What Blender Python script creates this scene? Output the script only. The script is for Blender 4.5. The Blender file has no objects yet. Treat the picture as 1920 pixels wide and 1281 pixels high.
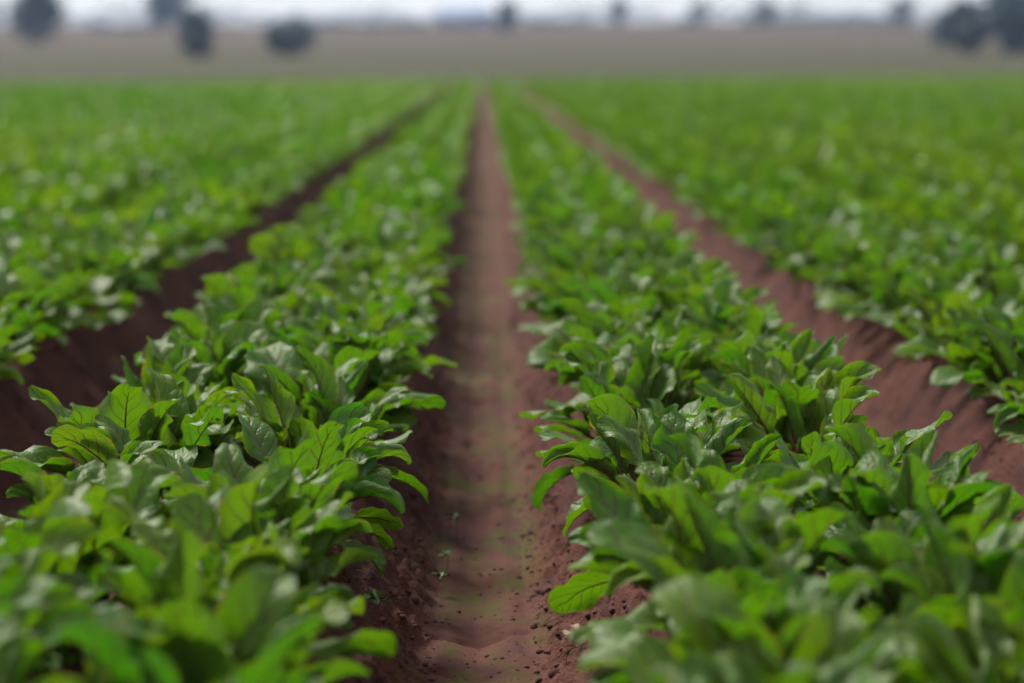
import bpy, math, random
import numpy as np
from mathutils import Vector, Matrix

R = math.radians
scene = bpy.context.scene
col = scene.collection

# ------------------------------------------------------------------ camera, sky, sun, exposure
CAM_H = 1.0            # above the furrow floor
LENS = 85.0
FPX = LENS / 36.0 * 1920.0
HORIZON_Y = 112.0      # horizon row in the 1920 x 1281 picture
VP_X = 905.0
PITCH = math.atan((640.5 - HORIZON_Y) / FPX)
YAW = math.atan((960 - VP_X) / FPX)
cam_data = bpy.data.cameras.new('camera')
cam = bpy.data.objects.new('camera', cam_data)
col.objects.link(cam)
cam.location = (0, 0, CAM_H)
cam.rotation_euler = (math.pi / 2 - PITCH, 0, -YAW)
cam_data.lens = LENS
cam_data.sensor_width = 36.0
cam_data.clip_start = 0.05
cam_data.clip_end = 6000
cam_data.dof.use_dof = True
cam_data.dof.focus_distance = 4.1
cam_data.dof.aperture_fstop = 2.3
scene.camera = cam
CAM_M = Matrix.Translation(cam.location) @ cam.rotation_euler.to_matrix().to_4x4()
CAM_I = CAM_M.inverted()


def at(px, py, depth):
    """world point seen at a pixel of the 1920 x 1281 picture, at a depth along the view axis"""
    return CAM_M @ Vector(((px - 960) / FPX * depth, -(py - 640.5) / FPX * depth, -depth))


def project(p):
    q = CAM_I @ Vector(p)
    d = -q.z
    return 960 + q.x / d * FPX, 640.5 - q.y / d * FPX, d


SUN_EL, SUN_AZ = R(52), R(-42)          # azimuth measured from +Y (view direction), negative = left
sun_dir = Vector((math.sin(SUN_AZ) * math.cos(SUN_EL), math.cos(SUN_AZ) * math.cos(SUN_EL), math.sin(SUN_EL)))
world = bpy.data.worlds.new('World')
scene.world = world
world.use_nodes = True
wn, wl = world.node_tree.nodes, world.node_tree.links
wn.clear()
w_out = wn.new('ShaderNodeOutputWorld')
w_bg = wn.new('ShaderNodeBackground')
w_sky = wn.new('ShaderNodeTexSky')
w_sky.sky_type = 'NISHITA'
w_sky.sun_disc = False
w_sky.sun_elevation = SUN_EL
w_sky.sun_rotation = SUN_AZ
w_sky.air_density = 1.0
w_sky.dust_density = 2.0
w_mix = wn.new('ShaderNodeMix')
w_mix.data_type = 'RGBA'
w_tc = wn.new('ShaderNodeTexCoord')
w_cl = wn.new('ShaderNodeTexNoise')                     # soft breaks in the cloud
w_cl.inputs['Scale'].default_value = 5.0
w_cl.inputs['Detail'].default_value = 4.0
w_mr = wn.new('ShaderNodeMapRange')
w_mr.inputs[1].default_value, w_mr.inputs[2].default_value = 0.35, 0.65
w_mr.inputs[3].default_value, w_mr.inputs[4].default_value = 0.70, 1.0
wl.new(w_tc.outputs['Generated'], w_cl.inputs['Vector'])
wl.new(w_cl.outputs[0], w_mr.inputs[0])
wl.new(w_mr.outputs[0], w_mix.inputs[0])
w_mix.inputs[7].default_value = (12.0, 12.2, 12.6, 1)      # thin even cloud
wl.new(w_sky.outputs[0], w_mix.inputs[6])
wl.new(w_mix.outputs[2], w_bg.inputs[0])
w_bg.inputs[1].default_value = 0.050
wl.new(w_bg.outputs[0], w_out.inputs[0])

sun_data = bpy.data.lights.new('sun', 'SUN')
sun_data.energy = 5.0
sun_data.angle = R(22)
sun_data.color = (1.0, 0.95, 0.86)
sun = bpy.data.objects.new('sun', sun_data)
col.objects.link(sun)
sun.rotation_euler = sun_dir.to_track_quat('Z', 'Y').to_euler()

vs = scene.view_settings
vs.view_transform = 'Standard'
vs.look = 'None'
vs.exposure = 0.74
vs.gamma = 1.0
vs.use_curve_mapping = False
scene.render.engine = 'CYCLES'
cy = scene.cycles
cy.use_denoising = True
cy.use_adaptive_sampling = True
cy.adaptive_threshold = 0.03
cy.adaptive_min_samples = 24
cy.max_bounces = 6
cy.diffuse_bounces = 3
cy.glossy_bounces = 2
cy.transmission_bounces = 4
cy.transparent_max_bounces = 4
cy.volume_bounces = 0
cy.sample_clamp_indirect = 6.0
cy.caustics_reflective = False
cy.caustics_refractive = False

# ------------------------------------------------------------------ helpers
rng = random.Random(7)
nrng = np.random.default_rng(11)


def tag(o, label=None, cat=None, group=None, kind=None):
    if label:
        o['label'] = label
    if cat:
        o['category'] = cat
    if group:
        o['group'] = group
    if kind:
        o['kind'] = kind
    return o


def mesh_from(name, verts, faces, mats=(), smooth=True, uv=None, mat_index=None, tint=None):
    """verts (n,3), faces (m,k) arrays of one face size -> mesh"""
    me = bpy.data.meshes.new(name)
    verts = np.asarray(verts, dtype=np.float32)
    faces = np.asarray(faces, dtype=np.int32)
    n, (m, k) = len(verts), faces.shape
    me.vertices.add(n)
    me.vertices.foreach_set('co', verts.ravel())
    me.loops.add(m * k)
    me.loops.foreach_set('vertex_index', faces.ravel())
    me.polygons.add(m)
    me.polygons.foreach_set('loop_start', np.arange(0, m * k, k, dtype=np.int32))
    if smooth:
        me.polygons.foreach_set('use_smooth', np.ones(m, dtype=bool))
    if mat_index is not None:
        me.polygons.foreach_set('material_index', np.asarray(mat_index, dtype=np.int32))
    if uv is not None:
        lay = me.uv_layers.new(name='UVMap')
        lay.data.foreach_set('uv', np.asarray(uv, dtype=np.float32)[faces.ravel()].ravel())
    if tint is not None:
        a = me.attributes.new('tint', 'FLOAT_COLOR', 'POINT')
        a.data.foreach_set('color', np.asarray(tint, dtype=np.float32).ravel())
    for x in mats:
        me.materials.append(x)
    me.update(calc_edges=True)
    return me


def obj(name, me, parent=None, loc=None, rot=None):
    o = bpy.data.objects.new(name, me)
    col.objects.link(o)
    if parent is not None:
        o.parent = parent
    if loc is not None:
        o.location = loc
    if rot is not None:
        o.rotation_euler = rot
    return o


def _hash(ix, iy, seed):
    h = (ix.astype(np.int64) * 374761393 + iy.astype(np.int64) * 668265263 + seed * 1442695041) & 0x7fffffff
    h = ((h ^ (h >> 13)) * 1274126177) & 0x7fffffff
    h = (h ^ (h >> 16)) & 0x7fffffff
    return h / 0x7fffffff


def vnoise(x, y, seed=0):
    ix, iy = np.floor(x), np.floor(y)
    fx, fy = x - ix, y - iy
    fx = fx * fx * fx * (fx * (fx * 6 - 15) + 10)
    fy = fy * fy * fy * (fy * (fy * 6 - 15) + 10)
    ix, iy = ix.astype(np.int64), iy.astype(np.int64)
    a, b = _hash(ix, iy, seed), _hash(ix + 1, iy, seed)
    c, d = _hash(ix, iy + 1, seed), _hash(ix + 1, iy + 1, seed)
    return (a * (1 - fx) + b * fx) * (1 - fy) + (c * (1 - fx) + d * fx) * fy


def fbm(x, y, seed=0, octaves=4):
    s, a = 0, 0.5
    for i in range(octaves):
        s = s + a * (vnoise(x, y, seed + i * 17) - 0.5)
        x, y, a = x * 2.03, y * 2.03, a * 0.5
    return s


def sstep(a, b, x):
    t = np.clip((x - a) / (b - a), 0, 1)
    return t * t * (3 - 2 * t)


# ------------------------------------------------------------------ materials
class NT:
    def __init__(self, name):
        self.m = bpy.data.materials.new(name)
        self.m.use_nodes = True
        self.t = self.m.node_tree
        self.t.nodes.clear()
        self.out = self.n('ShaderNodeOutputMaterial')

    def n(self, kind, **kw):
        x = self.t.nodes.new(kind)
        for k, v in kw.items():
            setattr(x, k, v)
        return x

    def put(self, sock, v):
        if isinstance(v, bpy.types.NodeSocket):
            self.t.links.new(v, sock)
        elif v is not None:
            if isinstance(v, tuple) and len(v) == 3 and len(getattr(sock, 'default_value', ())) == 4:
                v = (*v, 1)
            sock.default_value = v

    def math(self, op, a, b=None, c=None, clamp=False):
        x = self.n('ShaderNodeMath', operation=op, use_clamp=clamp)
        for i, v in enumerate((a, b, c)):
            if v is not None:
                self.put(x.inputs[i], v)
        return x.outputs[0]

    def mix(self, f, a, b, blend='MIX'):
        x = self.n('ShaderNodeMix', data_type='RGBA', blend_type=blend)
        self.put(x.inputs[0], f)
        self.put(x.inputs[6], a)
        self.put(x.inputs[7], b)
        return x.outputs[2]

    def step(self, v, lo, hi, a=0.0, b=1.0):
        x = self.n('ShaderNodeMapRange', interpolation_type='SMOOTHSTEP')
        for i, q in enumerate((v, lo, hi, a, b)):
            self.put(x.inputs[i], q)
        return x.outputs[0]

    def noise(self, vec, scale, detail=3.0, rough=0.55, out=0, dist=0.0):
        x = self.n('ShaderNodeTexNoise')
        if vec is not None:
            self.put(x.inputs['Vector'], vec)
        self.put(x.inputs['Scale'], scale)
        self.put(x.inputs['Detail'], detail)
        self.put(x.inputs['Roughness'], rough)
        self.put(x.inputs['Distortion'], dist)
        return x.outputs[out]

    def bump(self, h, strength, dist, normal=None):
        x = self.n('ShaderNodeBump')
        self.put(x.inputs['Strength'], strength)
        self.put(x.inputs['Distance'], dist)
        self.put(x.inputs['Height'], h)
        if normal is not None:
            self.put(x.inputs['Normal'], normal)
        return x.outputs[0]

    def principled(self, color, rough=0.6, spec=0.5, normal=None):
        x = self.n('ShaderNodeBsdfPrincipled')
        self.put(x.inputs['Base Color'], color)
        self.put(x.inputs['Roughness'], rough)
        self.put(x.inputs['Specular IOR Level'], spec)
        if normal is not None:
            self.put(x.inputs['Normal'], normal)
        return x

    def surface(self, sock):
        self.t.links.new(sock, self.out.inputs['Surface'])
        return self.m


VEINS, VK = 6.0, 0.30      # side veins per blade, how far they sweep forward


def leaf_material(name, per_object, fine=True):
    g = NT(name)
    if per_object:
        info = g.n('ShaderNodeObjectInfo')
        sep = g.n('ShaderNodeSeparateColor')
        g.put(sep.inputs[0], info.outputs['Color'])
        rnd = info.outputs['Random']
    else:
        att = g.n('ShaderNodeAttribute', attribute_name='tint')
        sep = g.n('ShaderNodeSeparateColor')
        g.put(sep.inputs[0], att.outputs['Color'])
        rnd = sep.outputs[2]
    tone, spot = sep.outputs[0], sep.outputs[1]
    uvn = g.n('ShaderNodeUVMap', uv_map='UVMap')
    suv = g.n('ShaderNodeSeparateXYZ')
    g.put(suv.inputs[0], uvn.outputs[0])
    u, v = suv.outputs[0], g.math('MULTIPLY_ADD', suv.outputs[1], 2.0, -1.0)
    av = g.math('ABSOLUTE', v)
    # own noise field for each leaf
    off = g.n('ShaderNodeCombineXYZ')
    g.put(off.inputs[0], u)
    g.put(off.inputs[1], g.math('MULTIPLY', v, 0.5))
    g.put(off.inputs[2], g.math('MULTIPLY', rnd, 40.0))
    P = off.outputs[0]
    n_big = g.noise(P, 2.2, 3.0)
    top = g.mix(tone, (0.026, 0.112, 0.002), (0.086, 0.158, 0.001))
    top = g.mix(g.step(n_big, 0.35, 0.75, 0, 0.5), top, (0.088, 0.155, 0.001))
    und = g.mix(tone, (0.072, 0.150, 0.024), (0.155, 0.220, 0.045))
    trans = g.mix(tone, (0.040, 0.172, 0.001), (0.128, 0.215, 0.001))
    normal = None
    if fine:
        wob = g.noise(P, 5.0, 2.0)
        side = g.math('MULTIPLY', g.math('GREATER_THAN', v, 0.0), 0.5)
        ph = g.math('SUBTRACT', u, g.math('MULTIPLY', av, VK))
        ph = g.math('MULTIPLY_ADD', ph, VEINS, side)
        ph = g.math('ADD', ph, g.math('MULTIPLY_ADD', wob, 0.5, -0.25))
        saw = g.math('ABSOLUTE', g.math('SUBTRACT', g.math('FRACT', ph), 0.5))        # 0.5 at a vein
        width = g.math('MULTIPLY_ADD', av, -0.060, 0.092)
        dist = g.math('SUBTRACT', 0.5, saw)
        vein = g.math('SUBTRACT', 1.0, g.step(dist, g.math('MULTIPLY', width, 0.35), width))
        vein = g.math('MULTIPLY', vein, g.step(av, 0.95, 0.45))
        vor = g.n('ShaderNodeTexVoronoi', feature='DISTANCE_TO_EDGE')
        g.put(vor.inputs['Vector'], P)
        g.put(vor.inputs['Scale'], 13.0)
        net = g.math('SUBTRACT', 1.0, g.step(vor.outputs['Distance'], 0.0, 0.07))
        vstr = g.step(rnd, 0.0, 0.4, 0.5, 1.0)
        vc = (0.062, 0.009, 0.013)
        top = g.mix(g.math('MULTIPLY', net, 0.16), top, (0.035, 0.06, 0.008))
        top = g.mix(g.math('MULTIPLY', vein, vstr), top, vc)
        und = g.mix(g.math('MULTIPLY', vein, g.math('MULTIPLY', vstr, 0.7)), und, (0.12, 0.035, 0.04))
        trans = g.mix(g.math('MULTIPLY', vein, vstr), trans, (0.05, 0.012, 0.008))
        # brown-red specks
        vo2 = g.n('ShaderNodeTexVoronoi', feature='F1')
        g.put(vo2.inputs['Vector'], P)
        g.put(vo2.inputs['Scale'], 17.0)
        sc = g.n('ShaderNodeSeparateColor')
        g.put(sc.inputs[0], vo2.outputs['Color'])
        keep = g.math('GREATER_THAN', g.math('MULTIPLY', spot, g.noise(P, 3.0, 1.0)), g.math('MULTIPLY', sc.outputs[0], 0.72))
        speck = g.math('MULTIPLY', g.math('SUBTRACT', 1.0, g.step(vo2.outputs['Distance'], 0.14, 0.26)), keep)
        top = g.mix(g.math('MULTIPLY', speck, 0.85), top, (0.085, 0.018, 0.008))
        trans = g.mix(speck, trans, (0.09, 0.015, 0.006))
        # dry margin
        edge = g.math('MULTIPLY', g.step(av, 0.93, 1.0), g.step(g.noise(P, 6.0, 2.0), 0.42, 0.6))
        top = g.mix(g.math('MULTIPLY', edge, 0.75), top, (0.17, 0.12, 0.03))
        trans = g.mix(edge, trans, (0.32, 0.16, 0.03))
        puff = g.math('MULTIPLY', g.math('SUBTRACT', 1.0, g.math('POWER', g.math('MULTIPLY', saw, 2.0), 4.0)), 0.9)
        h = g.math('ADD', puff, g.math('MULTIPLY', g.step(vor.outputs['Distance'], 0.0, 0.22), 0.45))
        h = g.math('ADD', h, g.math('MULTIPLY', g.noise(P, 13.0, 4.0, 0.6), 1.3))
        normal = g.bump(h, 0.6, 0.0018)
    geo = g.n('ShaderNodeNewGeometry')
    back = geo.outputs['Backfacing']
    c = g.mix(back, top, und)
    rough = g.math('MULTIPLY_ADD', g.noise(P, 7.0, 2.0), 0.14, 0.36)
    rough = g.math('ADD', rough, g.math('MULTIPLY', back, 0.14))
    pb = g.principled(c, rough, 0.40 if fine else 0.18, normal)
    tr = g.n('ShaderNodeBsdfTranslucent')
    g.put(tr.inputs[0], trans)
    if normal is not None:
        g.put(tr.inputs['Normal'], normal)
    mx = g.n('ShaderNodeMixShader')
    mx.inputs[0].default_value = 0.44
    g.t.links.new(pb.outputs[0], mx.inputs[1])
    g.t.links.new(tr.outputs[0], mx.inputs[2])
    return g.surface(mx.outputs[0])


def stalk_material():
    g = NT('beet_stalk')
    uvn = g.n('ShaderNodeUVMap', uv_map='UVMap')
    s = g.n('ShaderNodeSeparateXYZ')
    g.put(s.inputs[0], uvn.outputs[0])
    c = g.mix(g.step(s.outputs[0], 0.0, 0.75), (0.19, 0.035, 0.07), (0.055, 0.013, 0.016))
    info = g.n('ShaderNodeObjectInfo')
    c = g.mix(g.step(info.outputs['Random'], 0.55, 0.95, 0, 0.5), c, (0.10, 0.12, 0.03))
    return g.surface(g.principled(c, 0.42, 0.5).outputs[0])


def soil_material():
    g = NT('field_soil')
    tc = g.n('ShaderNodeTexCoord')
    P = tc.outputs['Object']
    sx = g.n('ShaderNodeSeparateXYZ')
    g.put(sx.inputs[0], P)
    n1 = g.noise(P, 1.7, 4.0)
    mpl = g.n('ShaderNodeMapping')
    mpl.inputs['Scale'].default_value = (1, 0.45, 1)
    g.put(mpl.inputs[0], P)
    n2 = g.noise(mpl.outputs[0], 14.0, 5.0, 0.65)
    n3 = g.noise(P, 90.0, 4.0, 0.6)
    c = g.mix(g.step(n1, 0.3, 0.7), (0.050, 0.017, 0.015), (0.087, 0.031, 0.021))
    c = g.mix(g.step(n2, 0.42, 0.72), c, (0.036, 0.014, 0.014))
    c = g.mix(g.step(n3, 0.5, 0.75, 0, 0.5), c, (0.096, 0.042, 0.028))
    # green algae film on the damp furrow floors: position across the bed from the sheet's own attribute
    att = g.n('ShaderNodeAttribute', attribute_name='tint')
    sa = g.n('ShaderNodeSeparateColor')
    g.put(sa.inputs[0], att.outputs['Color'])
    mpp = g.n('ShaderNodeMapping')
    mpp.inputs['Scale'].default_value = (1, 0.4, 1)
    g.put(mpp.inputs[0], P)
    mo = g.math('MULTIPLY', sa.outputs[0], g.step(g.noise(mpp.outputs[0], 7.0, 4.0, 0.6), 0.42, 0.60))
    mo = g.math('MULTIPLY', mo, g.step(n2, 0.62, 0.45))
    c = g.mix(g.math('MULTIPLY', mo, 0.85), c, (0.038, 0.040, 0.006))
    h = g.math('ADD', g.math('MULTIPLY', n3, 0.55), n2)
    h = g.math('ADD', h, g.math('MULTIPLY', g.noise(P, 260.0, 3.0, 0.6), 0.25))
    nb = g.bump(h, g.step(sa.outputs[0], 0.0, 1.0, 1.0, 0.14), 0.02)
    return g.surface(g.principled(c, 0.92, 0.15, nb).outputs[0])


def clod_material():
    g = NT('soil_clod')
    tc = g.n('ShaderNodeTexCoord')
    P = tc.outputs['Object']
    n2 = g.noise(P, 25.0, 4.0)
    c = g.mix(g.step(n2, 0.35, 0.7), (0.046, 0.018, 0.016), (0.080, 0.034, 0.024))
    nb = g.bump(g.noise(P, 160.0, 4.0, 0.65), 0.7, 0.004)
    return g.surface(g.principled(c, 0.9, 0.2, nb).outputs[0])


def pasture_material():
    g = NT('dry_pasture')
    tc = g.n('ShaderNodeTexCoord')
    P = tc.outputs['Object']
    s = g.n('ShaderNodeSeparateXYZ')
    g.put(s.inputs[0], P)
    mp = g.n('ShaderNodeMapping')
    mp.inputs['Scale'].default_value = (0.05, 1, 1)
    g.put(mp.inputs[0], P)
    n = g.noise(mp.outputs[0], 0.06, 5.0, 0.6)
    n2 = g.noise(P, 0.5, 4.0, 0.6)
    dry = g.mix(g.step(n, 0.40, 0.60), (0.066, 0.041, 0.030), (0.030, 0.026, 0.012))
    green = g.mix(n2, (0.024, 0.030, 0.007), (0.036, 0.032, 0.011))
    f = g.step(g.math('ADD', s.outputs[1], g.math('MULTIPLY', g.math('SUBTRACT', n, 0.5), 120.0)), 330.0, 110.0)
    c = g.mix(f, dry, green)
    c = g.mix(g.step(s.outputs[1], 128.0, 100.0, 0, 0.6), c, (0.062, 0.056, 0.017))
    c = g.mix(g.step(n2, 0.5, 0.8, 0, 0.35), c, (0.07, 0.05, 0.038))
    nb = g.bump(n2, 0.6, 0.3)
    return g.surface(g.principled(c, 0.95, 0.1, nb).outputs[0])


def simple_material(name, a, b, scale=8.0, rough=0.8, spec=0.3, bump=0.3, dist=0.01):
    g = NT(name)
    tc = g.n('ShaderNodeTexCoord')
    n = g.noise(tc.outputs['Object'], scale, 4.0, 0.6)
    c = g.mix(g.step(n, 0.3, 0.7), a, b)
    return g.surface(g.principled(c, rough, spec, g.bump(n, bump, dist)).outputs[0])


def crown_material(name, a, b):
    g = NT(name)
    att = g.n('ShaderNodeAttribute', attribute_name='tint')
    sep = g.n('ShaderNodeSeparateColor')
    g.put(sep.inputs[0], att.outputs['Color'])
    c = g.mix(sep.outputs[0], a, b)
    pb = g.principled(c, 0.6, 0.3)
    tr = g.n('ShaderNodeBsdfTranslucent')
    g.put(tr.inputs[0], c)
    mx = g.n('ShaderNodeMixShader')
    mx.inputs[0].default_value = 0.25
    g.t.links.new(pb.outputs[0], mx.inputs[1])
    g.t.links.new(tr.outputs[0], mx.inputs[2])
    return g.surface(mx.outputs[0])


M_LEAF = leaf_material('beet_leaf', True)
M_LEAF_FAR = leaf_material('beet_leaf_mass', False, False)
M_STALK = stalk_material()
M_SOIL = soil_material()
M_CLOD = clod_material()
M_PASTURE = pasture_material()
M_ROOT = simple_material('beet_root', (0.11, 0.02, 0.04), (0.20, 0.06, 0.07), 60, 0.6, 0.4, 0.5, 0.003)
M_BARK = simple_material('bark', (0.07, 0.055, 0.045), (0.12, 0.10, 0.085), 6, 0.9, 0.2, 0.6, 0.03)
M_CROWN = crown_material('hazed_dark_leaf', (0.008, 0.036, 0.055), (0.030, 0.078, 0.095))  # leaf colour pushed to blue, with the haze of distance mixed in
M_CROWN2 = crown_material('hazed_grey_leaf', (0.035, 0.052, 0.060), (0.065, 0.085, 0.085))  # crest trees: heavier distance haze painted into the leaf colour, greyer and paler

# ------------------------------------------------------------------ ground and soil
S = 0.92                    # from furrow to furrow


def bed_phase(x):
    """distance from the nearest furrow centre, 0 .. S/2"""
    return np.abs((x + S / 2) % S - S / 2)


def soil_z(x, y, fine=True):
    d = bed_phase(x)
    wob = 0.022 * (vnoise(np.round(x / S) * 3.1 + np.sign(x - np.round(x / S) * S), y * 0.9, 5) - 0.5) * 2
    z = 0.19 * sstep(0.085 + wob, 0.31 + wob, d)
    z = z + 0.008 * sstep(0.0, 0.08, d) - 0.004 + 0.0045 * np.sin(x * 62 + 0.6 * np.sin(y * 1.1)) * sstep(0.12, 0.07, d)
    if fine:
        bank = sstep(0.07, 0.13, d)
        z = z + 0.05 * fbm(x * 2.6, y * 2.6, 61, 2) * bank * sstep(0.40, 0.26, d)
        z = z + 0.030 * fbm(x * 7, y * 7, 3, 3) * (0.02 + 0.98 * bank)
        z = z + 0.050 * fbm(x * 22, y * 22, 9, 4) * bank + 0.008 * fbm(x * 34, y * 1.5, 13, 2) * (1 - bank)
        z = z + 0.016 * np.abs(fbm(x * 60, y * 60, 19, 2)) * (0.06 + 1.0 * bank)
        lump = np.clip(vnoise(x * 42, y * 42, 21) - 0.62, 0, 1)
        z = z + 0.055 * lump * (0.10 + bank)
    return z


def field_end(x):
    return 80 + 0.95 * x


def grid_faces(nr, nc):
    i = np.arange((nr - 1) * nc).reshape(nr - 1, nc)[:, :-1].ravel()
    return np.stack([i, i + 1, i + nc + 1, i + nc], 1)


xs_fine = np.arange(-0.36, 0.3601, 0.005)
xs_mid = np.arange(0.38, 2.3, 0.025)
xs_far = np.arange(2.3 + S / 5, 27, S / 5)
xs = np.concatenate([-xs_far[::-1], -xs_mid[::-1], xs_fine, xs_mid, xs_far])
ys = [-4.0]
while ys[-1] < 80:
    y = ys[-1]
    ys.append(y + (0.25 if y < 1.5 else 0.06 if y < 2.9 else 0.010 if y < 4.7 else 0.022 if y < 7 else y * 0.03))
ys = np.array(ys)
X, Y = np.meshgrid(xs, ys)
Y = Y + sstep(20, 80, Y) * (field_end(X) - 80 + 0.6)
amp = sstep(30, 9, np.abs(Y))
Z = soil_z(X, Y, False)
Zf = soil_z(X, Y, True)
Z = Z + (Zf - Z) * amp
# cross cracks in the crusted floor of the middle furrow
for yc, tilt, dep, w in ((4.12, 0.30, 0.014, 0.016), (4.72, -0.6, 0.010, 0.018), (3.84, -0.2, 0.012, 0.014)):
    yy = yc + tilt * X + 0.10 * fbm(X * 9, X * 0 + yc, 31, 3)
    m = np.exp(-((Y - yy) / w) ** 2) * sstep(0.22, 0.12, np.abs(X)) * sstep(0.25, 0.55, vnoise(X * 14, Y * 6, 77))
    Z = Z - dep * m
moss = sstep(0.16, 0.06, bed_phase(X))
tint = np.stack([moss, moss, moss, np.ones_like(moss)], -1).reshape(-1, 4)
soil_me = mesh_from('field_soil', np.stack([X, Y, Z], -1).reshape(-1, 3), grid_faces(len(ys), len(xs)), [M_SOIL], True, tint=tint)
tag(obj('field_soil', soil_me), kind='structure')


def land_z(x, y):
    """the pasture beyond the field climbs gently to a low crest"""
    t = np.clip((y - 125) / 300.0, 0, 1.25)
    rise = 6.1 * (t ** 1.15)
    rise = rise + 0.5 * np.sin(x * 0.011 + 1.0) * t
    rise = rise - 0.00022 * np.clip(y - 470, 0, 4000) ** 1.5
    return -0.06 + rise


gx = np.concatenate([np.arange(-1500, -200, 100), np.arange(-200, 201, 10), np.arange(300, 1501, 100)])
gy = np.concatenate([np.arange(-60, 60, 20), np.arange(60, 600, 8), np.arange(600, 3001, 120)])
GX, GY = np.meshgrid(gx.astype(float), gy.astype(float))
GZ = land_z(GX, GY) + 0.25 * fbm(GX * 0.06, GY * 0.06, 41, 3) * sstep(110, 180, GY)
ground_me = mesh_from('ground', np.stack([GX, GY, GZ], -1).reshape(-1, 3), grid_faces(len(gy), len(gx)), [M_PASTURE], True)
tag(obj('ground', ground_me), kind='structure')

# ------------------------------------------------------------------ beet leaves
def leaf_path(p, n):
    """points, tangents, upper-side normals and side vectors along stalk and midrib"""
    L = p['Lp'] + p['Lb']
    s = np.linspace(0, 1, n)
    e = p['e0'] + (p['e1'] - p['e0']) * s ** p['pw'] - p.get('tip', 0.0) * np.clip((s - 0.72) / 0.28, 0, 1) ** 1.5
    az = p['bend'] * s ** 2
    T = np.stack([np.sin(az) * np.cos(e), np.cos(az) * np.cos(e), np.sin(e)], 1)
    N = np.stack([-np.sin(az) * np.sin(e), -np.cos(az) * np.sin(e), np.cos(e)], 1)
    Pts = np.zeros((n, 3))
    Pts[1:] = np.cumsum((T[1:] + T[:-1]) / 2, 0) * (L / (n - 1))
    B = np.cross(T, N)
    tw = p['twist'] * s ** 2
    c, k = np.cos(tw)[:, None], np.sin(tw)[:, None]
    return Pts, T, N * c + B * k, B * c - N * k


def blade(p, nu, nv, seed=0):
    """verts, quads, uv of a blade: ovate outline, folded along the midrib, wavy and rolled margins"""
    n = 200
    Pts, T, N, B = leaf_path(p, n)
    f0 = p['Lp'] / (p['Lp'] + p['Lb'])
    us = np.linspace(0, 1, nu + 1)
    us = 0.5 - 0.5 * np.cos(np.pi * us) if nu > 8 else us
    us = us * 0.985 + 0.004
    idx = np.clip(((f0 + us * (1 - f0)) * (n - 1)), 0, n - 1)
    i0 = np.floor(idx).astype(int)
    i1 = np.minimum(i0 + 1, n - 1)
    fr = (idx - i0)[:, None]
    lerp = lambda A: A[i0] * (1 - fr) + A[i1] * fr
    P, Nn, Bb = lerp(Pts), lerp(N), lerp(B)
    w = p['W'] * np.sin(np.pi * us ** p['ov']) ** 0.55 * (0.30 + 0.70 * sstep(0.0, 0.28, us)) + 0.002
    w = w * (1 + 0.05 * np.sin(us * 9 + seed) + 0.02 * np.sin(us * 27 + seed * 2))
    half = nv // 2
    vv = np.linspace(0, 1, half + 1)
    verts = np.zeros((nu + 1, nv + 1, 3))
    uv = np.zeros((nu + 1, nv + 1, 2))
    rn = np.random.default_rng(seed)
    for side in (-1, 1):
        ph = rn.uniform(0, 6.28)
        roll = p['rollL'] if side < 0 else p['rollR']
        env = 0.25 + 0.75 * sstep(0.05, 0.3, us) * sstep(1.02, 0.7, us) if abs(roll) < 1.2 else sstep(p['rs'], p['rs'] + 0.25, us) * (0.6 + 0.4 * np.sin(us * 5 + ph))
        px = np.zeros(nu + 1)
        pz = np.zeros(nu + 1)
        for j, q in enumerate(vv):
            if j:
                qm = (vv[j] + vv[j - 1]) / 2
                th = p['fold'] * (1 - 0.5 * qm) + roll * env * sstep(0.35, 1.05, qm) * 1.3 \
                    + p['wave'] * np.sin(2 * np.pi * p['fq'] * us + ph) * qm ** 1.3 \
                    + 0.35 * p['wave'] * np.sin(2 * np.pi * p['fq'] * 2.3 * us + ph * 2) * qm ** 2
                ds = w * (vv[j] - vv[j - 1])
                px = px + np.cos(th) * ds
                pz = pz + np.sin(th) * ds
            puck = 0.0012 * np.abs(np.sin(np.pi * ((us - VK * q) * VEINS + (0.5 if side > 0 else 0)))) * min(1, q * 4) * (1 - q * 0.5)
            puck = puck + 0.004 * fbm(us * 6 + seed, us * 0 + side * q * 3 + 9, seed, 2) * min(1, q * 3)
            puck = puck + 0.0016 * q ** 3 * np.sin(us * 34 + ph * 3 + seed) * sstep(0, 0.2, us)
            k = half + side * j
            verts[:, k] = P + Bb * (side * px)[:, None] + Nn * (pz + puck)[:, None]
            uv[:, k, 0] = us
            uv[:, k, 1] = 0.5 + side * q * 0.5
    # grid runs across (B) then along (T): order so that the normal is the upper side
    nc = nv + 1
    return verts.reshape(-1, 3), grid_faces(nu + 1, nc), uv.reshape(-1, 2)


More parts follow.
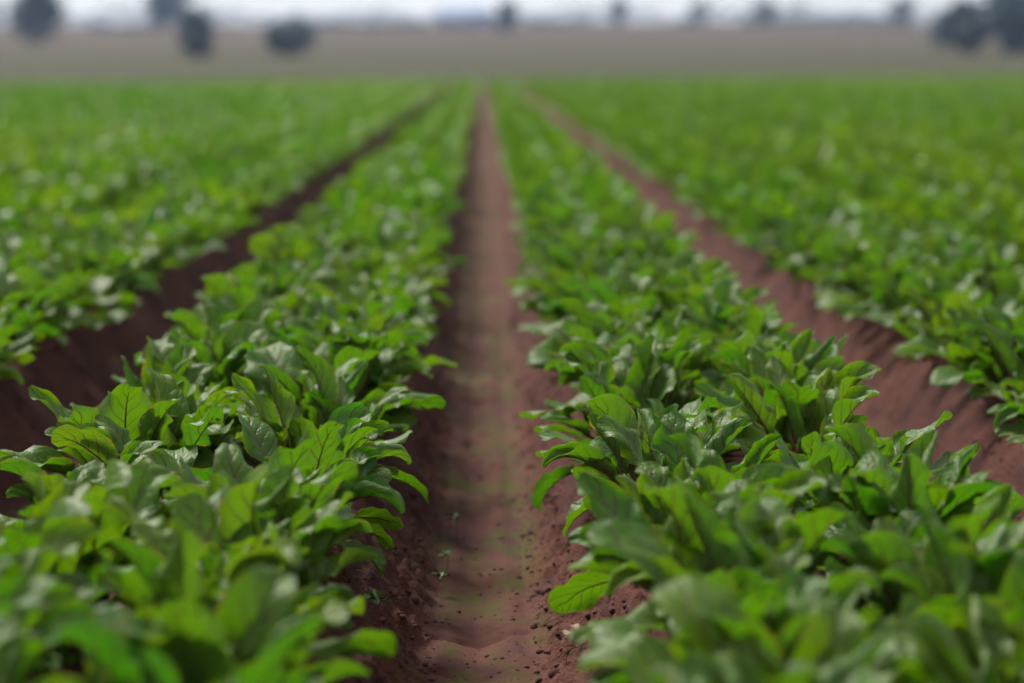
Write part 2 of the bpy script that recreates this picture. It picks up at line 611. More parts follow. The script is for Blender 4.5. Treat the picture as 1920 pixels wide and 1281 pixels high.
def stalk(p, sides=6, rings=16, upto=0.86):
    n = 200
    Pts, T, N, B = leaf_path(p, n)
    f0 = p['Lp'] / (p['Lp'] + p['Lb'])
    end = f0 + (1 - f0) * upto
    ss = np.linspace(0, end, rings)
    idx = (ss * (n - 1)).astype(int)
    r = np.interp(ss, [0, f0 * 0.25, f0, end], [0.0048, 0.0038, 0.0024, 0.0006]) * p.get('thick', 1.0)
    a = np.arange(sides) * 2 * np.pi / sides
    c = Pts[idx] - N[idx] * (r * 0.35)[:, None]
    V = c[:, None, :] + r[:, None, None] * (np.cos(a)[None, :, None] * B[idx][:, None, :] + np.sin(a)[None, :, None] * N[idx][:, None, :])
    F, uv = [], np.zeros((rings * sides, 2))
    for i in range(rings - 1):
        for j in range(sides):
            k = (j + 1) % sides
            F.append((i * sides + j, i * sides + k, (i + 1) * sides + k, (i + 1) * sides + j))
    uv[:, 0] = np.repeat(ss / end, sides)
    return V.reshape(-1, 3), np.array(F), uv


def leaf_params(kind, rn):
    """kind 0 inner upright, 1 arching, 2 spreading outer"""
    U = rn.uniform
    p = dict(pw=U(1.0, 1.8), bend=U(-0.45, 0.45), twist=U(-0.7, 0.7), fold=U(0.15, 0.85), wave=U(0.4, 1.15), fq=U(1.0, 2.6),
             rollL=U(-0.5, 0.8), rollR=U(-0.5, 0.8), rs=U(0.0, 0.4), ov=U(0.85, 1.15), tip=U(-0.3, 1.3))
    q = rn.random()
    if q < 0.45:                                        # margin curled back
        p['rollL'], p['rollR'] = -U(0.7, 1.9), -U(0.0, 1.6)
        if rn.random() < 0.5:
            p['rollL'], p['rollR'] = p['rollR'], p['rollL']
        p['fold'] = U(0.0, 0.5)
    elif q < 0.80:                                      # margin rolled inwards
        p['rollL' if rn.random() < 0.5 else 'rollR'] = U(1.5, 2.8)
    if kind == 0:
        p.update(Lp=U(0.05, 0.09), Lb=U(0.10, 0.14), W=U(0.030, 0.044), e0=R(U(80, 98)), e1=R(U(55, 100)))
    elif kind == 1:
        p.update(Lp=U(0.07, 0.115), Lb=U(0.145, 0.195), W=U(0.036, 0.050), e0=R(U(66, 86)), e1=R(U(22, 70)))
    else:
        p.update(Lp=U(0.05, 0.09), Lb=U(0.14, 0.185), W=U(0.036, 0.049), e0=R(U(42, 66)), e1=R(U(-30, 30)))
    return p


NVAR = 16
LIB = []                     # kind -> list of params
rn0 = random.Random(23)
for k in range(3):
    LIB.append([leaf_params(k, rn0) for _ in range(NVAR)])
BLADE, STALK, WHOLE = {}, {}, {}
for k in range(3):
    for i, p in enumerate(LIB[k]):
        v, f, uv = blade(p, 26, 14, k * 50 + i)
        BLADE[k, i] = mesh_from('leaf', v, f, [M_LEAF], True, uv)
        v, f, uv = stalk(p)
        STALK[k, i] = mesh_from('stalk', v, f, [M_STALK], True, uv)
        v, f, uv = blade(p, 12, 8, k * 50 + i)
        v2, f2, uv2 = stalk(p, 4, 7)
        WHOLE[k, i] = mesh_from('leaf', np.concatenate([v, v2]), np.concatenate([f, f2 + len(v)]), [M_LEAF, M_STALK], True,
                                np.concatenate([uv, uv2]), np.concatenate([np.zeros(len(f)), np.ones(len(f2))]))


def rosette(rn, n):
    """(kind, variant, azimuth, scale, tilt) of each leaf of one plant"""
    out = []
    a = rn.uniform(0, 6.28)
    for i in range(n):
        t = i / (n - 1)
        kind = 0 if t < 0.2 else 1 if t < 0.6 else 2
        a += 2.39996 + rn.uniform(-0.35, 0.35)
        out.append((kind, rn.randrange(NVAR), a, rn.uniform(0.66, 0.99), (rn.uniform(-0.13, 0.13), rn.uniform(-0.13, 0.13))))
    return out


# root crown that shows above the soil
def root_mesh():
    prof = [(0.0, 0.034), (0.012, 0.037), (0.026, 0.030), (0.036, 0.018), (0.044, 0.010)]
    k = 10
    a = np.arange(k) * 2 * np.pi / k
    V = np.concatenate([np.stack([r * np.cos(a), r * np.sin(a), np.full(k, z - 0.02)], 1) for z, r in prof])
    F = [(i * k + j, i * k + (j + 1) % k, (i + 1) * k + (j + 1) % k, (i + 1) * k + j) for i in range(len(prof) - 1) for j in range(k)]
    return mesh_from('root', V, F, [M_ROOT])


ROOT = root_mesh()

# where every plant of the field stands
LINE = 0.145                 # the two drills of a bed, each side of its middle
STEP = 0.155
plants = []
for b in range(-32, 33):
    xc = (b + 0.5) * S
    for side in (-1, 1):
        y = 1.1 + rng.uniform(0, STEP)
        while y < field_end(xc):
            x = xc + side * (LINE if b in (-1, 0) or (b, side) in ((-2, 1), (1, -1)) else 0.20)
            if abs(x) < 0.232 * y + 1.6:
                plants.append((x + rng.gauss(0, 0.022), y + rng.gauss(0, 0.03), b, side))
            y += STEP * rng.uniform(0.6, 1.4) * (1.0 if y < 45 else 1.35)


def in_view(x, y):
    px, py, d = project((x, y, 0.26))
    m = 0.17 / d * FPX
    return d > 2.2 and -m < px < 1920 + m and py - m * 0.9 < 1281


near, rest = [], []
for q in plants:
    (near if q[2] in (-2, -1, 0, 1) and in_view(q[0], q[1]) else rest).append(q)
near.sort(key=lambda q: math.hypot(q[0], q[1]))
rest += near[300:]
near = near[:300]

ORD = 'first second third fourth fifth sixth seventh eighth ninth tenth eleventh twelfth thirteenth fourteenth fifteenth sixteenth seventeenth eighteenth nineteenth'.split()
for ten, tenth in (('twenty', 'twentieth'), ('thirty', 'thirtieth'), ('forty', 'fortieth'), ('fifty', 'fiftieth'), ('sixty', 'sixtieth'), ('seventy', 'seventieth'), ('eighty', 'eightieth')):
    ORD += [tenth] + [f'{ten}-{o}' for o in ORD[:9]]
WHERE = {(-1, 1): ' edging the middle furrow on its left, %s from the bottom edge', (-1, -1): ', outer drill left of the middle furrow, %s from the bottom edge',
         (0, -1): ' edging the middle furrow on its right, %s from the bottom edge', (0, 1): ', outer drill right of the middle furrow, %s from the bottom edge',
         (-2, 1): " lining the shaded left furrow's far bank, %s from the picture's edge", (-2, -1): ", second drill beyond the left furrow, %s from the picture's edge",
         (1, -1): " lining the right furrow's far bank, %s from the picture's edge", (1, 1): ", second drill beyond the right furrow, %s from the picture's edge"}
count = {}
PLANT = []
near.sort(key=lambda q: q[1])
for (x, y, b, side) in near:
    rn = random.Random(int(x * 1e5) * 31 + int(y * 1e5))
    k = count[b, side] = count.get((b, side), 0) + 1
    tone = min(1, max(0, rn.gauss(0.38, 0.12)))
    root = bpy.data.objects.new('beet_plant', None)
    root.empty_display_size = 0.05
    col.objects.link(root)
    root.location = (x, y, float(soil_z(np.array([x]), np.array([y]), False)[0]))
    word = 'yellow-green' if tone > 0.5 else 'deep green' if tone < 0.28 else 'green'
    tag(root, f'{word} beet plant' + WHERE[b, side] % ORD[k - 1], 'beet plant', 'beet plants on the raised beds')
    detailed = y < 6.0
    grow = 1.08 if y < 3.5 else 1.02 if y < 5.2 else 1.0
    for kind, var, az, sc, tilt in rosette(rn, rn.randint(18, 20) if y < 3.5 else rn.randint(20, 22) if y < 6 else rn.randint(16, 18)):
        if detailed:
            lf = obj('leaf', BLADE[kind, var], root)
        else:
            lf = obj('leaf', WHOLE[kind, var], root)
        lf.location = (0.012 * math.sin(-az) * kind, 0.012 * math.cos(az) * kind, 0.008)
        lf.rotation_euler = (tilt[0], tilt[1], az)
        lf.scale = (sc * grow, sc * grow, sc * grow)
        t = min(1, max(0, tone + rn.gauss(0, 0.13)))
        lf.color = (t, rn.random() ** 1.6, rn.random(), 1)
        if detailed:
            obj('stalk', STALK[kind, var], lf)
    if detailed:
        rt = obj('root', ROOT, root)
        rt.rotation_euler = (rn.uniform(-.2, .2), rn.uniform(-.2, .2), rn.uniform(0, 6))
    PLANT.append((root, b, side, k))

# leaves that stand out in the sharp zone, each grown from the crown of a plant near it
# tip column, tip row, depth, bed, half width, tone, specks, curve, twist, fold, roll one side, roll other side, reach (stalk + blade)
HERO = [
    (100, 806, 4.10, -1, 0.050, 0.95, 0.9, 0.35, 0.9, 0.10, 0.3, 0.9, 0.22),
    (328, 738, 4.30, -1, 0.044, 0.50, 0.6, 0.10, 0.0, 0.25, 0.9, 0.2, 0.22),
    (236, 664, 4.90, -1, 0.040, 0.15, 0.1, -0.25, 0.5, 0.35, 2.2, 0.2, 0.26),
    (452, 768, 4.25, -1, 0.044, 0.25, 0.5, 0.15, 0.3, 0.55, 2.0, 1.4, 0.24),
    (585, 735, 4.65, -1, 0.046, 0.20, 0.1, 0.20, -0.2, 0.80, 0.6, 0.8, 0.24),
    (836, 748, 4.80, -1, 0.050, 0.30, 0.1, 0.45, -0.9, 0.35, 0.3, 1.7, 0.24),
    (812, 936, 4.35, -1, 0.032, 0.35, 0.3, 0.75, -0.3, 0.50, 1.5, 0.3, 0.24),
    (754, 985, 4.05, -1, 0.040, 0.55, 1.0, 0.60, -0.5, 0.20, 1.2, 0.2, 0.22),
    (742, 1022, 3.98, -1, 0.038, 0.60, 0.3, 0.60, -0.8, 0.10, 0.3, 0.3, 0.22),
    (724, 1078, 3.90, -1, 0.034, 0.35, 0.1, 0.70, -0.4, 0.30, 0.6, 1.8, 0.20),
    (560, 780, 4.35, -1, 0.030, 0.60, 0.5, 0.10, 0.4, 0.40, 0.6, 0.5, 0.20),
    (4, 868, 3.95, -1, 0.046, 0.25, 0.2, 0.10, 0.4, 0.40, 0.4, 0.4, 0.25),
    (1076, 884, 4.22, 0, 0.048, 0.62, 0.5, 0.50, 0.9, 0.15, 0.2, 2.1, 0.26),
    (1100, 945, 4.12, 0, 0.040, 0.55, 1.0, 0.45, 0.8, 0.20, 0.2, 0.4, 0.22),
    (1236, 848, 4.18, 0, 0.050, 0.48, 0.4, 0.10, 0.1, 0.18, 1.5, 0.4, 0.22),
    (1622, 778, 4.50, 0, 0.036, 0.45, 0.5, 0.20, -0.8, 0.30, 0.3, 2.0, 0.22),
    (1462, 722, 4.50, 0, 0.036, 0.25, 0.2, 0.05, -0.5, 0.70, 0.4, 0.8, 0.23),
    (1400, 782, 4.25, 0, 0.040, 0.20, 0.1, -0.15, 0.6, 0.85, 1.2, 0.6, 0.25),
    (1918, 938, 3.95, 0, 0.052, 0.60, 0.2, 0.25, -1.0, 0.12, 0.2, 0.3, 0.25),
    (1004, 952, 4.75, 0, 0.034, 0.20, 0.1, 0.80, 0.4, 0.50, 0.8, 0.4, 0.26),
    (1038, 1140, 3.72, 0, 0.050, 0.60, 0.2, 0.55, 0.8, 0.10, 0.3, 1.0, 0.25),
    (1256, 680, 4.95, 0, 0.044, 0.45, 0.5, 0.05, 0.3, 0.35, 1.0, 0.3, 0.24),
    (1152, 735, 4.75, 0, 0.046, 0.12, 0.1, 0.35, 0.8, 0.25, 0.2, 1.6, 0.26),
    (1716, 838, 4.20, 0, 0.032, 0.35, 0.3, 0.00, 0.0, 0.60, 0.4, 0.5, 0.20),
    (1048, 1004, 4.30, 0, 0.036, 0.75, 0.2, 0.65, 0.5, 0.30, 0.3, 0.3, 0.26),
]
hero_marks = []
for n_h, (hx, hy, hd, hb, hw, ht, hs, cv, twi, fo, ra, rb, reach) in enumerate(HERO):
    tip = at(hx, hy, hd)
    best = min((q for q in PLANT if q[1] == hb), key=lambda q: abs((tip - q[0].location - Vector((0, 0, 0.01))).length - reach * 0.9) + 0.6 * abs(q[0].location.y - tip.y))
    D = tip - best[0].location - Vector((0, 0, 0.008))
    el = math.atan2(D.z, math.hypot(D.x, D.y))
    az = math.atan2(-D.x, D.y)
    L = D.length / (math.sin(abs(cv) + 1e-3) / (abs(cv) + 1e-3))
    p = dict(Lp=L * 0.42, Lb=L * 0.58, W=hw, tip=0.5, e0=el + cv, e1=el - cv, pw=1.0, bend=0.0, twist=twi, fold=fo, wave=0.35, fq=1.4, rollL=ra if ra < 1 else -0.7 * ra, rollR=rb if rb < 1 else -0.7 * rb, rs=0.1, ov=1.02)
    v, f, uv = blade(p, 30, 16, 300 + n_h)
    lf = obj('leaf', mesh_from('leaf', v, f, [M_LEAF], True, uv), best[0], (0, 0, 0.008), (0, 0, az))
    lf.color = (ht * 0.75, hs, 0.5, 1)
    v, f, uv = stalk(p)
    obj('stalk', mesh_from('stalk', v, f, [M_STALK], True, uv), lf)
    mid = best[0].location + D * 0.72
    hero_marks.append((*project(mid), lf))
# give them room: leaves of the same plants that would press right through them are left out
hero_set = {h[3] for h in hero_marks}
for root, b, side, k in PLANT:
    if b not in (-1, 0) or root.location.y > 5.2:
        continue
    for lf in list(root.children):
        if lf.name.split('.')[0] != 'leaf' or lf in hero_set:
            continue
        vs3 = lf.data.vertices
        m = Matrix.Translation(root.location) @ Matrix.LocRotScale(lf.location, lf.rotation_euler, lf.scale)
        c = m @ vs3[len(vs3) // 2].co
        qx, qy, qd = project(c)
        for (ax, ay, ad, h) in hero_marks:
            if -0.45 < qd - ad < 0.03 and abs(qx - ax) < 58 and -35 < qy - ay < 62:
                for ch in list(lf.children):
                    bpy.data.objects.remove(ch)
                bpy.data.objects.remove(lf)
                break

# all the other plants of the field, one mass
LOW = {}
for lod, (nu, nv) in enumerate(((7, 4), (4, 2), (2, 2))):
    for k in range(3):
        for i, p in enumerate(LIB[k]):
            LOW[lod, k, i] = blade(p, nu, nv, k * 50 + i)
acc_v, acc_f, acc_uv, acc_t, base = [], [], [], [], 0
PATCH = fbm(np.array([q[0] for q in rest]) * 0.25, np.array([q[1] for q in rest]) * 0.10, 91, 3)
REST_Z = soil_z(np.array([q[0] for q in rest]), np.array([q[1] for q in rest]), False)
for n_r, (x, y, b, side) in enumerate(rest):
    rn = random.Random(int(x * 1e4) * 17 + int(y * 1e4))
    lod = 0 if y < 18 else 1 if y < 42 else 2
    z0 = float(REST_Z[n_r])
    n = 15 if y < 22 else 11 if y < 45 else 8
    big = (1.0 if b in (-2, -1, 0, 1) else 1.14) * (1.0 if y < 45 else 1.2)
    tone = rn.gauss(0.56, 0.12) + 0.9 * float(PATCH[n_r]) + 0.008 * min(18.0, max(-10.0, x))
    for kind, var, az, sc, tilt in rosette(rn, n):
        v, f, uv = LOW[lod, kind, var]
        c, s_ = math.cos(az), math.sin(az)
        sc *= big
        zt = 1.0 / (big ** 0.8)
        w = np.empty_like(v)
        w[:, 0] = x + sc * (c * v[:, 0] - s_ * v[:, 1])
        w[:, 1] = y + sc * (s_ * v[:, 0] + c * v[:, 1])
        w[:, 2] = z0 + sc * zt * (v[:, 2] + tilt[0] * v[:, 1] + tilt[1] * v[:, 0])
        acc_v.append(w)
        acc_f.append(f + base)
        acc_uv.append(uv)
        t = np.zeros((len(v), 4))
        t[:] = (min(1, max(0, tone + rn.gauss(0, .16))), 0, rn.random(), 1)
        acc_t.append(t)
        base += len(v)
mass = mesh_from('beet_foliage', np.concatenate(acc_v), np.concatenate(acc_f), [M_LEAF_FAR], True, np.concatenate(acc_uv), None, np.concatenate(acc_t))
tag(obj('beet_foliage', mass), 'mass of beet plants filling the rest of the field', 'beet field', kind='stuff')
del acc_v, acc_f, acc_uv, acc_t

# ------------------------------------------------------------------ soil crumbs in and beside the middle furrow
ICO_V, ICO_F = None, None
_t = (1 + 5 ** .5) / 2
ICO_V = np.array([(-1, _t, 0), (1, _t, 0), (-1, -_t, 0), (1, -_t, 0), (0, -1, _t), (0, 1, _t), (0, -1, -_t), (0, 1, -_t), (_t, 0, -1), (_t, 0, 1), (-_t, 0, -1), (-_t, 0, 1)]) / math.hypot(1, _t)
ICO_F = np.array([(0, 11, 5), (0, 5, 1), (0, 1, 7), (0, 7, 10), (0, 10, 11), (1, 5, 9), (5, 11, 4), (11, 10, 2), (10, 7, 6), (7, 1, 8),
                  (3, 9, 4), (3, 4, 2), (3, 2, 6), (3, 6, 8), (3, 8, 9), (4, 9, 5), (2, 4, 11), (6, 2, 10), (8, 6, 7), (9, 8, 1)])
av, af, base = [], [], 0
rc = np.random.default_rng(5)
NC = 9000
cy_ = 3.0 + 6.5 * rc.random(NC) ** 1.6
cx_ = rc.choice([0, 0, 0, 0, -1, 1], NC) * S + np.where(rc.random(NC) < 0.86, rc.choice([-1, 1], NC) * (0.085 + 0.16 * rc.random(NC)), rc.uniform(-0.1, 0.1, NC))
cr_ = np.where(rc.random(NC) < 0.014, rc.uniform(0.009, 0.016, NC), 0.0018 + 0.006 * rc.random(NC) ** 4)
cz_ = soil_z(cx_, cy_, True) - cr_ * 0.1
cv_ = ICO_V[None] * cr_[:, None, None] * rc.uniform(0.7, 1.25, (NC, 12, 1)) * np.array([1, 1, 0.75]) + np.stack([cx_, cy_, cz_], 1)[:, None, :]
av = [cv_.reshape(-1, 3)]
af = [(ICO_F[None] + 12 * np.arange(NC)[:, None, None]).reshape(-1, 3)]
clods = mesh_from('soil_clods', np.concatenate(av), np.concatenate(af), [M_CLOD], True)
tag(obj('soil_clods', clods), 'loose crumbs and clods of red-brown soil along the furrows', 'soil', kind='stuff')

# ------------------------------------------------------------------ weed seedlings on the furrow floor
M_WEED = simple_material('weed_green', (0.030, 0.075, 0.006), (0.060, 0.11, 0.010), 60, 0.5, 0.5, 0.2, 0.002)
M_DRY = simple_material('dry_stem', (0.14, 0.085, 0.06), (0.21, 0.14, 0.09), 60, 0.8, 0.3, 0.3, 0.002)


def weed(px, py, h, n, label, dry=False, seed=0):
    h *= 1.1
    rn = random.Random(seed)
    lo, hi = 2.0, 12.0
    for _ in range(40):                      # where the line of sight meets the soil
        m = (lo + hi) / 2
        q = at(px, py, m)
        if q.z > float(soil_z(np.array([q.x]), np.array([q.y]), True)[0]):
            lo = m
        else:
            hi = m
    q = at(px, py, lo)
    root = bpy.data.objects.new('weed_seedling', None)
    col.objects.link(root)
    root.location = (q.x, q.y, float(soil_z(np.array([q.x]), np.array([q.y]), True)[0]) - 0.002)
    tag(root, label, 'weed', 'weed seedlings in the middle furrow')
    V, F = [], []
    r = 0.0011
    top = Vector((rn.uniform(-.3, .3) * h, rn.uniform(-.3, .3) * h, h))
    pts = [Vector((0, 0, -0.004)), top * 0.5 + Vector((rn.uniform(-.1, .1) * h, 0, 0)), top]
    a = np.arange(5) * 2 * np.pi / 5
    for i, c in enumerate(pts):
        for t in a:
            V.append((c.x + r * (1 - .25 * i) * math.cos(t), c.y + r * (1 - .25 * i) * math.sin(t), c.z))
    for i in range(2):
        for j in range(5):
            F.append((i * 5 + j, i * 5 + (j + 1) % 5, (i + 1) * 5 + (j + 1) % 5, (i + 1) * 5 + j))
    obj('stem', mesh_from('stem', V, F, [M_DRY if dry else M_STALK], True, np.zeros((len(V), 2))), root)
    for k in range(n):
        L = h * rn.uniform(0.45, 0.8)
        p = dict(Lp=L * 0.2, Lb=L * 0.8, W=L * rn.uniform(0.16, 0.26), e0=R(rn.uniform(20, 60)), e1=R(rn.uniform(-30, 20)), pw=1, bend=0, twist=rn.uniform(-.4, .4), fold=0.3,
                 wave=0.2, fq=1.2, rollL=0.2, rollR=0.2, rs=0.1, ov=0.9)
        v, f, uv = blade(p, 5, 4, seed * 9 + k)
        v = (v - v[0]) * 1.0
        obj('leaf', mesh_from('leaf', v, f, [M_DRY if dry else M_WEED], True, uv), root, tuple(top * (1 - 0.18 * (k // 2))), (0, 0, 2.4 * k + rn.uniform(-.4, .4)))


weed(1128, 1238, 0.045, 4, 'bright green weed seedling at the foot of the right bank, near the bottom edge', seed=1)
weed(1060, 1250, 0.05, 3, 'dry brown weed stem on the crumbly right bank, near the bottom edge', True, seed=2)
weed(1172, 1262, 0.06, 5, 'sprawling green weed under the large leaf at the bottom edge', seed=3)
weed(718, 1185, 0.055, 4, 'pale green weed seedling in the shade of the left bank', seed=4)
weed(836, 1078, 0.035, 3, 'tiny green seedling on the furrow floor, the one nearer the centre line', seed=5)
weed(818, 1118, 0.035, 3, 'tiny green seedling on the mossy furrow floor, low on its shaded side', seed=6)
weed(858, 1012, 0.05, 4, 'farthest green seedling on the furrow floor, beside a dark patch of moss', seed=7)

# ------------------------------------------------------------------ trees far behind
def tube(V, F, pts, radii, sides=7):
    pts = [Vector(p) for p in pts]
    base = len(V)
    for i, p in enumerate(pts):
        d = (pts[min(i + 1, len(pts) - 1)] - pts[max(i - 1, 0)]).normalized()
        a = d.orthogonal().normalized()
        b = d.cross(a)
        for j in range(sides):
            t = 2 * math.pi * j / sides
            V.append(p + radii[i] * (math.cos(t) * a + math.sin(t) * b))
    for i in range(len(pts) - 1):
        for j in range(sides):
            k = (j + 1) % sides
            F.append((base + i * sides + j, base + i * sides + k, base + (i + 1) * sides + k, base + (i + 1) * sides + j))


def tree(name, label, px, base_py, d, h, w, trunk, seed, mat=None, group=None, lean=0.0, cat='tree', n_leaf=1500, clumps=16, loose=0.0):
    """stands on the land at distance d, seen at column px"""
    rn = random.Random(seed)
    x = (px - VP_X) / FPX * d
    z = float(land_z(np.array([x]), np.array([float(d)]))[0]) - 0.05
    root = bpy.data.objects.new(name, None)
    col.objects.link(root)
    root.location = (x, d, z)
    V, F = [], []
    top = Vector((lean * h, 0, h * 0.72))
    tr = max(0.07, h * 0.03)
    mid = Vector((lean * h * 0.35, rn.uniform(-.1, .1), h * 0.38))
    tube(V, F, [(0, 0, -0.2), (0.02, 0, h * 0.15), mid, top], [tr * 1.25, tr, tr * 0.7, tr * 0.25])
    centers = []
    for i in range(clumps):
        a = rn.uniform(0, 6.28)
        rr = math.sqrt(rn.random())
        t = rn.random()
        zc = h * (trunk + (0.97 - trunk) * t)
        prof = math.sin(math.pi * (0.10 + 0.78 * t)) ** 0.85
        c = Vector((lean * zc + math.cos(a) * rr * w * 0.42 * prof, math.sin(a) * rr * w * 0.42 * prof, zc))
        centers.append((c, rn.uniform(0.09, 0.27) * min(w, h)))
        if i % 2 == 0:
            s = Vector((lean * zc * 0.5, 0, min(zc * 0.75, h * 0.6)))
            tube(V, F, [s, s.lerp(c, 0.5) + Vector((0, 0, 0.05 * h)), c], [tr * 0.4, tr * 0.28, tr * 0.08], 5)
    obj('trunk', mesh_from('trunk', np.array([tuple(v) for v in V]), np.array(F), [M_BARK]), root)
    q = np.random.default_rng(seed)
    size = max(0.13, 0.062 * min(w, h))
    per = n_leaf // len(centers)
    vs_, ts_ = [], []
    for c, r in centers:
        dirs = q.normal(size=(per, 3))
        dirs /= np.linalg.norm(dirs, axis=1)[:, None]
        rad = r * (0.5 + 0.6 * q.random(per) + (0.35 + loose) * q.random(per) ** 3)
        pos = np.array(c) + dirs * rad[:, None]
        pos[:, 2] = np.maximum(pos[:, 2], 0.12)
        a = q.normal(size=(per, 3))
        a /= np.linalg.norm(a, axis=1)[:, None]
        b = np.cross(a, dirs)
        s = size * q.uniform(0.6, 1.3, (per, 1))
        vs_.append(np.stack([pos - a * s, pos + b * s * 0.6, pos + a * s, pos - b * s * 0.6], 1).reshape(-1, 3))
        tt = np.repeat(np.clip(q.normal(0.45, 0.28, per), 0, 1), 4)
        ts_.append(np.stack([tt, tt, tt, np.ones_like(tt)], 1))
    Vc, Tc = np.concatenate(vs_), np.concatenate(ts_)
    me = mesh_from('crown', Vc, np.arange(len(Vc)).reshape(-1, 4), [mat or M_CROWN], False, tint=Tc)
    obj('crown', me, root)
    tag(root, label, cat, group)
    return root


G = 'trees on the rise behind the field'
tree('round_bush', 'dark round bush standing alone on the bare slope', 548, 97, 205, 3.2, 4.6, 0.08, 1, cat='bush', group=G, n_leaf=2600, clumps=26)
tree('round_bush', 'small dark oval tree in front of the leaning tree', 371, 104, 195, 3.5, 3.3, 0.12, 2, cat='bush', group=G, n_leaf=2200, clumps=22)
tree('tall_tree', 'tall dark spreading tree near the upper left corner', 72, 75, 270, 6.0, 6.0, 0.25, 3, group=G, n_leaf=2200, clumps=24, loose=0.4)
tree('leaning_tree', 'tall loose tree leaning over the small oval tree', 300, 56, 400, 9.0, 8.5, 0.22, 4, group=G, lean=0.38, n_leaf=1800, clumps=16, loose=0.8)
tree('dense_tree', 'dense blue-green tree on the crest beside the pale blue shed', 946, 48, 385, 4.3, 6.4, 0.03, 5, group=G, n_leaf=2200, clumps=22)
tree('rounded_tree', 'broad dark tree with domed crown, second from the right edge', 1800, 92, 215, 4.4, 6.4, 0.12, 6, group=G, n_leaf=2800, clumps=26)
tree('rounded_tree', 'largest dark tree, cut off by the right edge', 1905, 92, 210, 5.8, 7.2, 0.10, 7, group=G, n_leaf=2800, clumps=28)
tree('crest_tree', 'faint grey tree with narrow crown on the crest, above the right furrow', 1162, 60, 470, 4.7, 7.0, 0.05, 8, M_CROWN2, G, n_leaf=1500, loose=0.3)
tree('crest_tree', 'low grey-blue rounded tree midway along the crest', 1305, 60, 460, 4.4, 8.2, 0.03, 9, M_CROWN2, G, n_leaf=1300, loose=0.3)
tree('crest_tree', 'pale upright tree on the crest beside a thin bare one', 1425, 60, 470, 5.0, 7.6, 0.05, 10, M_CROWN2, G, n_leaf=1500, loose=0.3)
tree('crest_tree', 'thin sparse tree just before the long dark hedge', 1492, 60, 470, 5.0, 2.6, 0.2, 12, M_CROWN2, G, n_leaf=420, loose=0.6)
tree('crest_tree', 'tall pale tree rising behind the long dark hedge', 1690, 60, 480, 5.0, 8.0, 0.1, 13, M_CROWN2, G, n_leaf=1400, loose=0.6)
tree('crest_bush', 'tiny dark bush on the skyline before the blue shed', 705, 50, 420, 2.0, 3.2, 0.05, 14, M_CROWN, G, cat='bush', n_leaf=500, clumps=8)
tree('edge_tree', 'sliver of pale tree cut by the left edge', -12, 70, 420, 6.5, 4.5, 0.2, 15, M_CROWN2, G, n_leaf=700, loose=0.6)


def hedge(name, label, px0, px1, d, h, seed, mat, dense=110, leaf=0.17):
    rn = np.random.default_rng(seed)
    x0, x1 = (px0 - VP_X) / FPX * d, (px1 - VP_X) / FPX * d
    xm = (x0 + x1) / 2
    root = bpy.data.objects.new(name, None)
    col.objects.link(root)
    root.location = (xm, d, float(land_z(np.array([xm]), np.array([float(d)]))[0]) - 0.05)
    V, F = [], []
    n = int((x1 - x0) / 1.1) + 1
    for i in range(n):
        x = x0 - xm + (x1 - x0) * (i + 0.5) / n
        tube(V, F, [(x, 0, -0.1), (x + 0.1, 0, h * 0.4), (x - 0.05, 0.05, h * 0.8)], [0.07, 0.05, 0.02], 5)
    obj('stems', mesh_from('stems', np.array([tuple(v) for v in V]), np.array(F), [M_BARK]), root)
    k = int((x1 - x0) * dense)
    xx = rn.uniform(x0 - xm, x1 - xm, k)
    hh = h * (0.45 + 0.55 * vnoise(xx * 0.12, xx * 0, seed) + 0.35 * vnoise(xx * 0.6, xx * 0, seed))
    pos = np.stack([xx, rn.normal(0, 0.45, k), hh * rn.random(k) ** 0.7], 1)
    a = rn.normal(size=(k, 3))
    a /= np.linalg.norm(a, axis=1)[:, None]
    b = np.cross(a, rn.normal(size=(k, 3)))
    b /= np.linalg.norm(b, axis=1)[:, None]
    s = leaf * rn.uniform(0.6, 1.3, (k, 1))
    Vc = np.stack([pos - a * s, pos + b * s * 0.6, pos + a * s, pos - b * s * 0.6], 1).reshape(-1, 3)
    t = np.repeat(np.clip(rn.normal(0.45, 0.28, k), 0, 1), 4)
    obj('foliage', mesh_from('foliage', Vc, np.arange(len(Vc)).reshape(-1, 4), [mat], False, tint=np.stack([t, t, t, np.ones_like(t)], 1)), root)
    tag(root, label, 'hedge')
    return root


hedge('hedge', 'long dark hedge on the crest, before the two domed trees', 1560, 1705, 420, 2.6, 51, M_CROWN)
hedge('hedge', 'low dark hedge on the skyline between the tall and the leaning tree', 175, 305, 410, 1.6, 52, M_CROWN)
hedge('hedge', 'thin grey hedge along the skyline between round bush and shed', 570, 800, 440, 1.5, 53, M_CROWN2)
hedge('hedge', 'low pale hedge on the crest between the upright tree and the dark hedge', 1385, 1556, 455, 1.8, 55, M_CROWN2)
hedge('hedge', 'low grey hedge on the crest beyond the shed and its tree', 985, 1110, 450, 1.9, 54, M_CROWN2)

wood = hedge('treeline', 'hazy grey-blue line of far trees along the whole skyline', -150, 2070, 640, 6.6, 56, M_CROWN, 60, 0.32)
tag(wood, cat='far wood', kind='stuff')

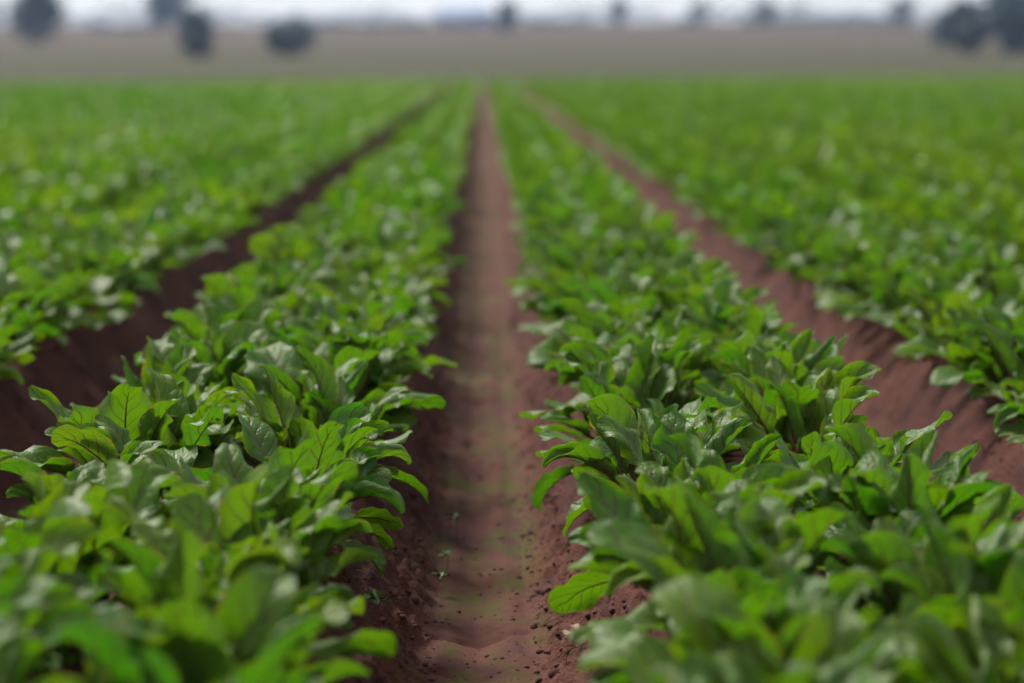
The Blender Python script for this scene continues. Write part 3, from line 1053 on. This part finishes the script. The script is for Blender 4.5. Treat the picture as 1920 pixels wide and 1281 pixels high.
# ------------------------------------------------------------------ pale blue shed on the crest
def box(x0, x1, y0, y1, z0, z1):
    v = [(x0, y0, z0), (x1, y0, z0), (x1, y1, z0), (x0, y1, z0), (x0, y0, z1), (x1, y0, z1), (x1, y1, z1), (x0, y1, z1)]
    f = [(0, 3, 2, 1), (4, 5, 6, 7), (0, 1, 5, 4), (1, 2, 6, 5), (2, 3, 7, 6), (3, 0, 4, 7)]
    return np.array(v, float), np.array(f)


M_WALL = simple_material('blue_sheet_wall', (0.22, 0.26, 0.36), (0.27, 0.30, 0.39), 3, 0.6, 0.4, 0.1, 0.01)
M_ROOF = simple_material('blue_sheet_roof', (0.16, 0.22, 0.35), (0.20, 0.26, 0.38), 3, 0.5, 0.5, 0.1, 0.01)
M_DOOR = simple_material('grey_sheet_door', (0.24, 0.27, 0.33), (0.28, 0.31, 0.37), 3, 0.6, 0.4, 0.1, 0.01)
sd = 430.0
sx = (868 - VP_X) / FPX * sd
shed = bpy.data.objects.new('farm_shed', None)
col.objects.link(shed)
shed.location = (sx, sd, float(land_z(np.array([sx]), np.array([sd]))[0]) - 0.1)
tag(shed, 'pale blue sheet-metal farm shed on the crest', 'shed')
v, f = box(-4.6, 4.6, -3, 3, 0, 2.5)
obj('wall', mesh_from('wall', v, f, [M_WALL], False), shed)
rv = np.array([(-5.6, -3.4, 2.52), (5.0, -3.4, 2.52), (5.0, 3.4, 2.52), (-5.6, 3.4, 2.52), (-3.4, 0, 4.1), (4.4, 0, 4.1)], float)
roof_me = bpy.data.meshes.new('roof')
roof_me.from_pydata([tuple(q) for q in rv], [], [(0, 1, 5, 4), (2, 3, 4, 5), (3, 0, 4), (1, 2, 5), (0, 3, 2, 1)])
roof_me.materials.append(M_ROOF)
obj('roof', roof_me, shed)
v, f = box(-1.6, 1.6, -3.06, -3.003, 0, 2.1)
obj('door', mesh_from('door', v, f, [M_DOOR], False), shed)

# ------------------------------------------------------------------ air
HAZE = 0.0003
if HAZE:
    v, f = box(-420, 420, -30, 900, -14, 16)
    g = NT('haze')
    pv = g.n('ShaderNodeVolumePrincipled')
    pv.inputs['Color'].default_value = (0.55, 0.70, 1.0, 1)
    pv.inputs['Density'].default_value = HAZE
    pv.inputs['Anisotropy'].default_value = 0.2
    g.t.links.new(pv.outputs[0], g.out.inputs['Volume'])
    tag(obj('haze', mesh_from('haze', v, f, [g.m], False)), 'thin bluish haze over the field', 'haze', kind='stuff')
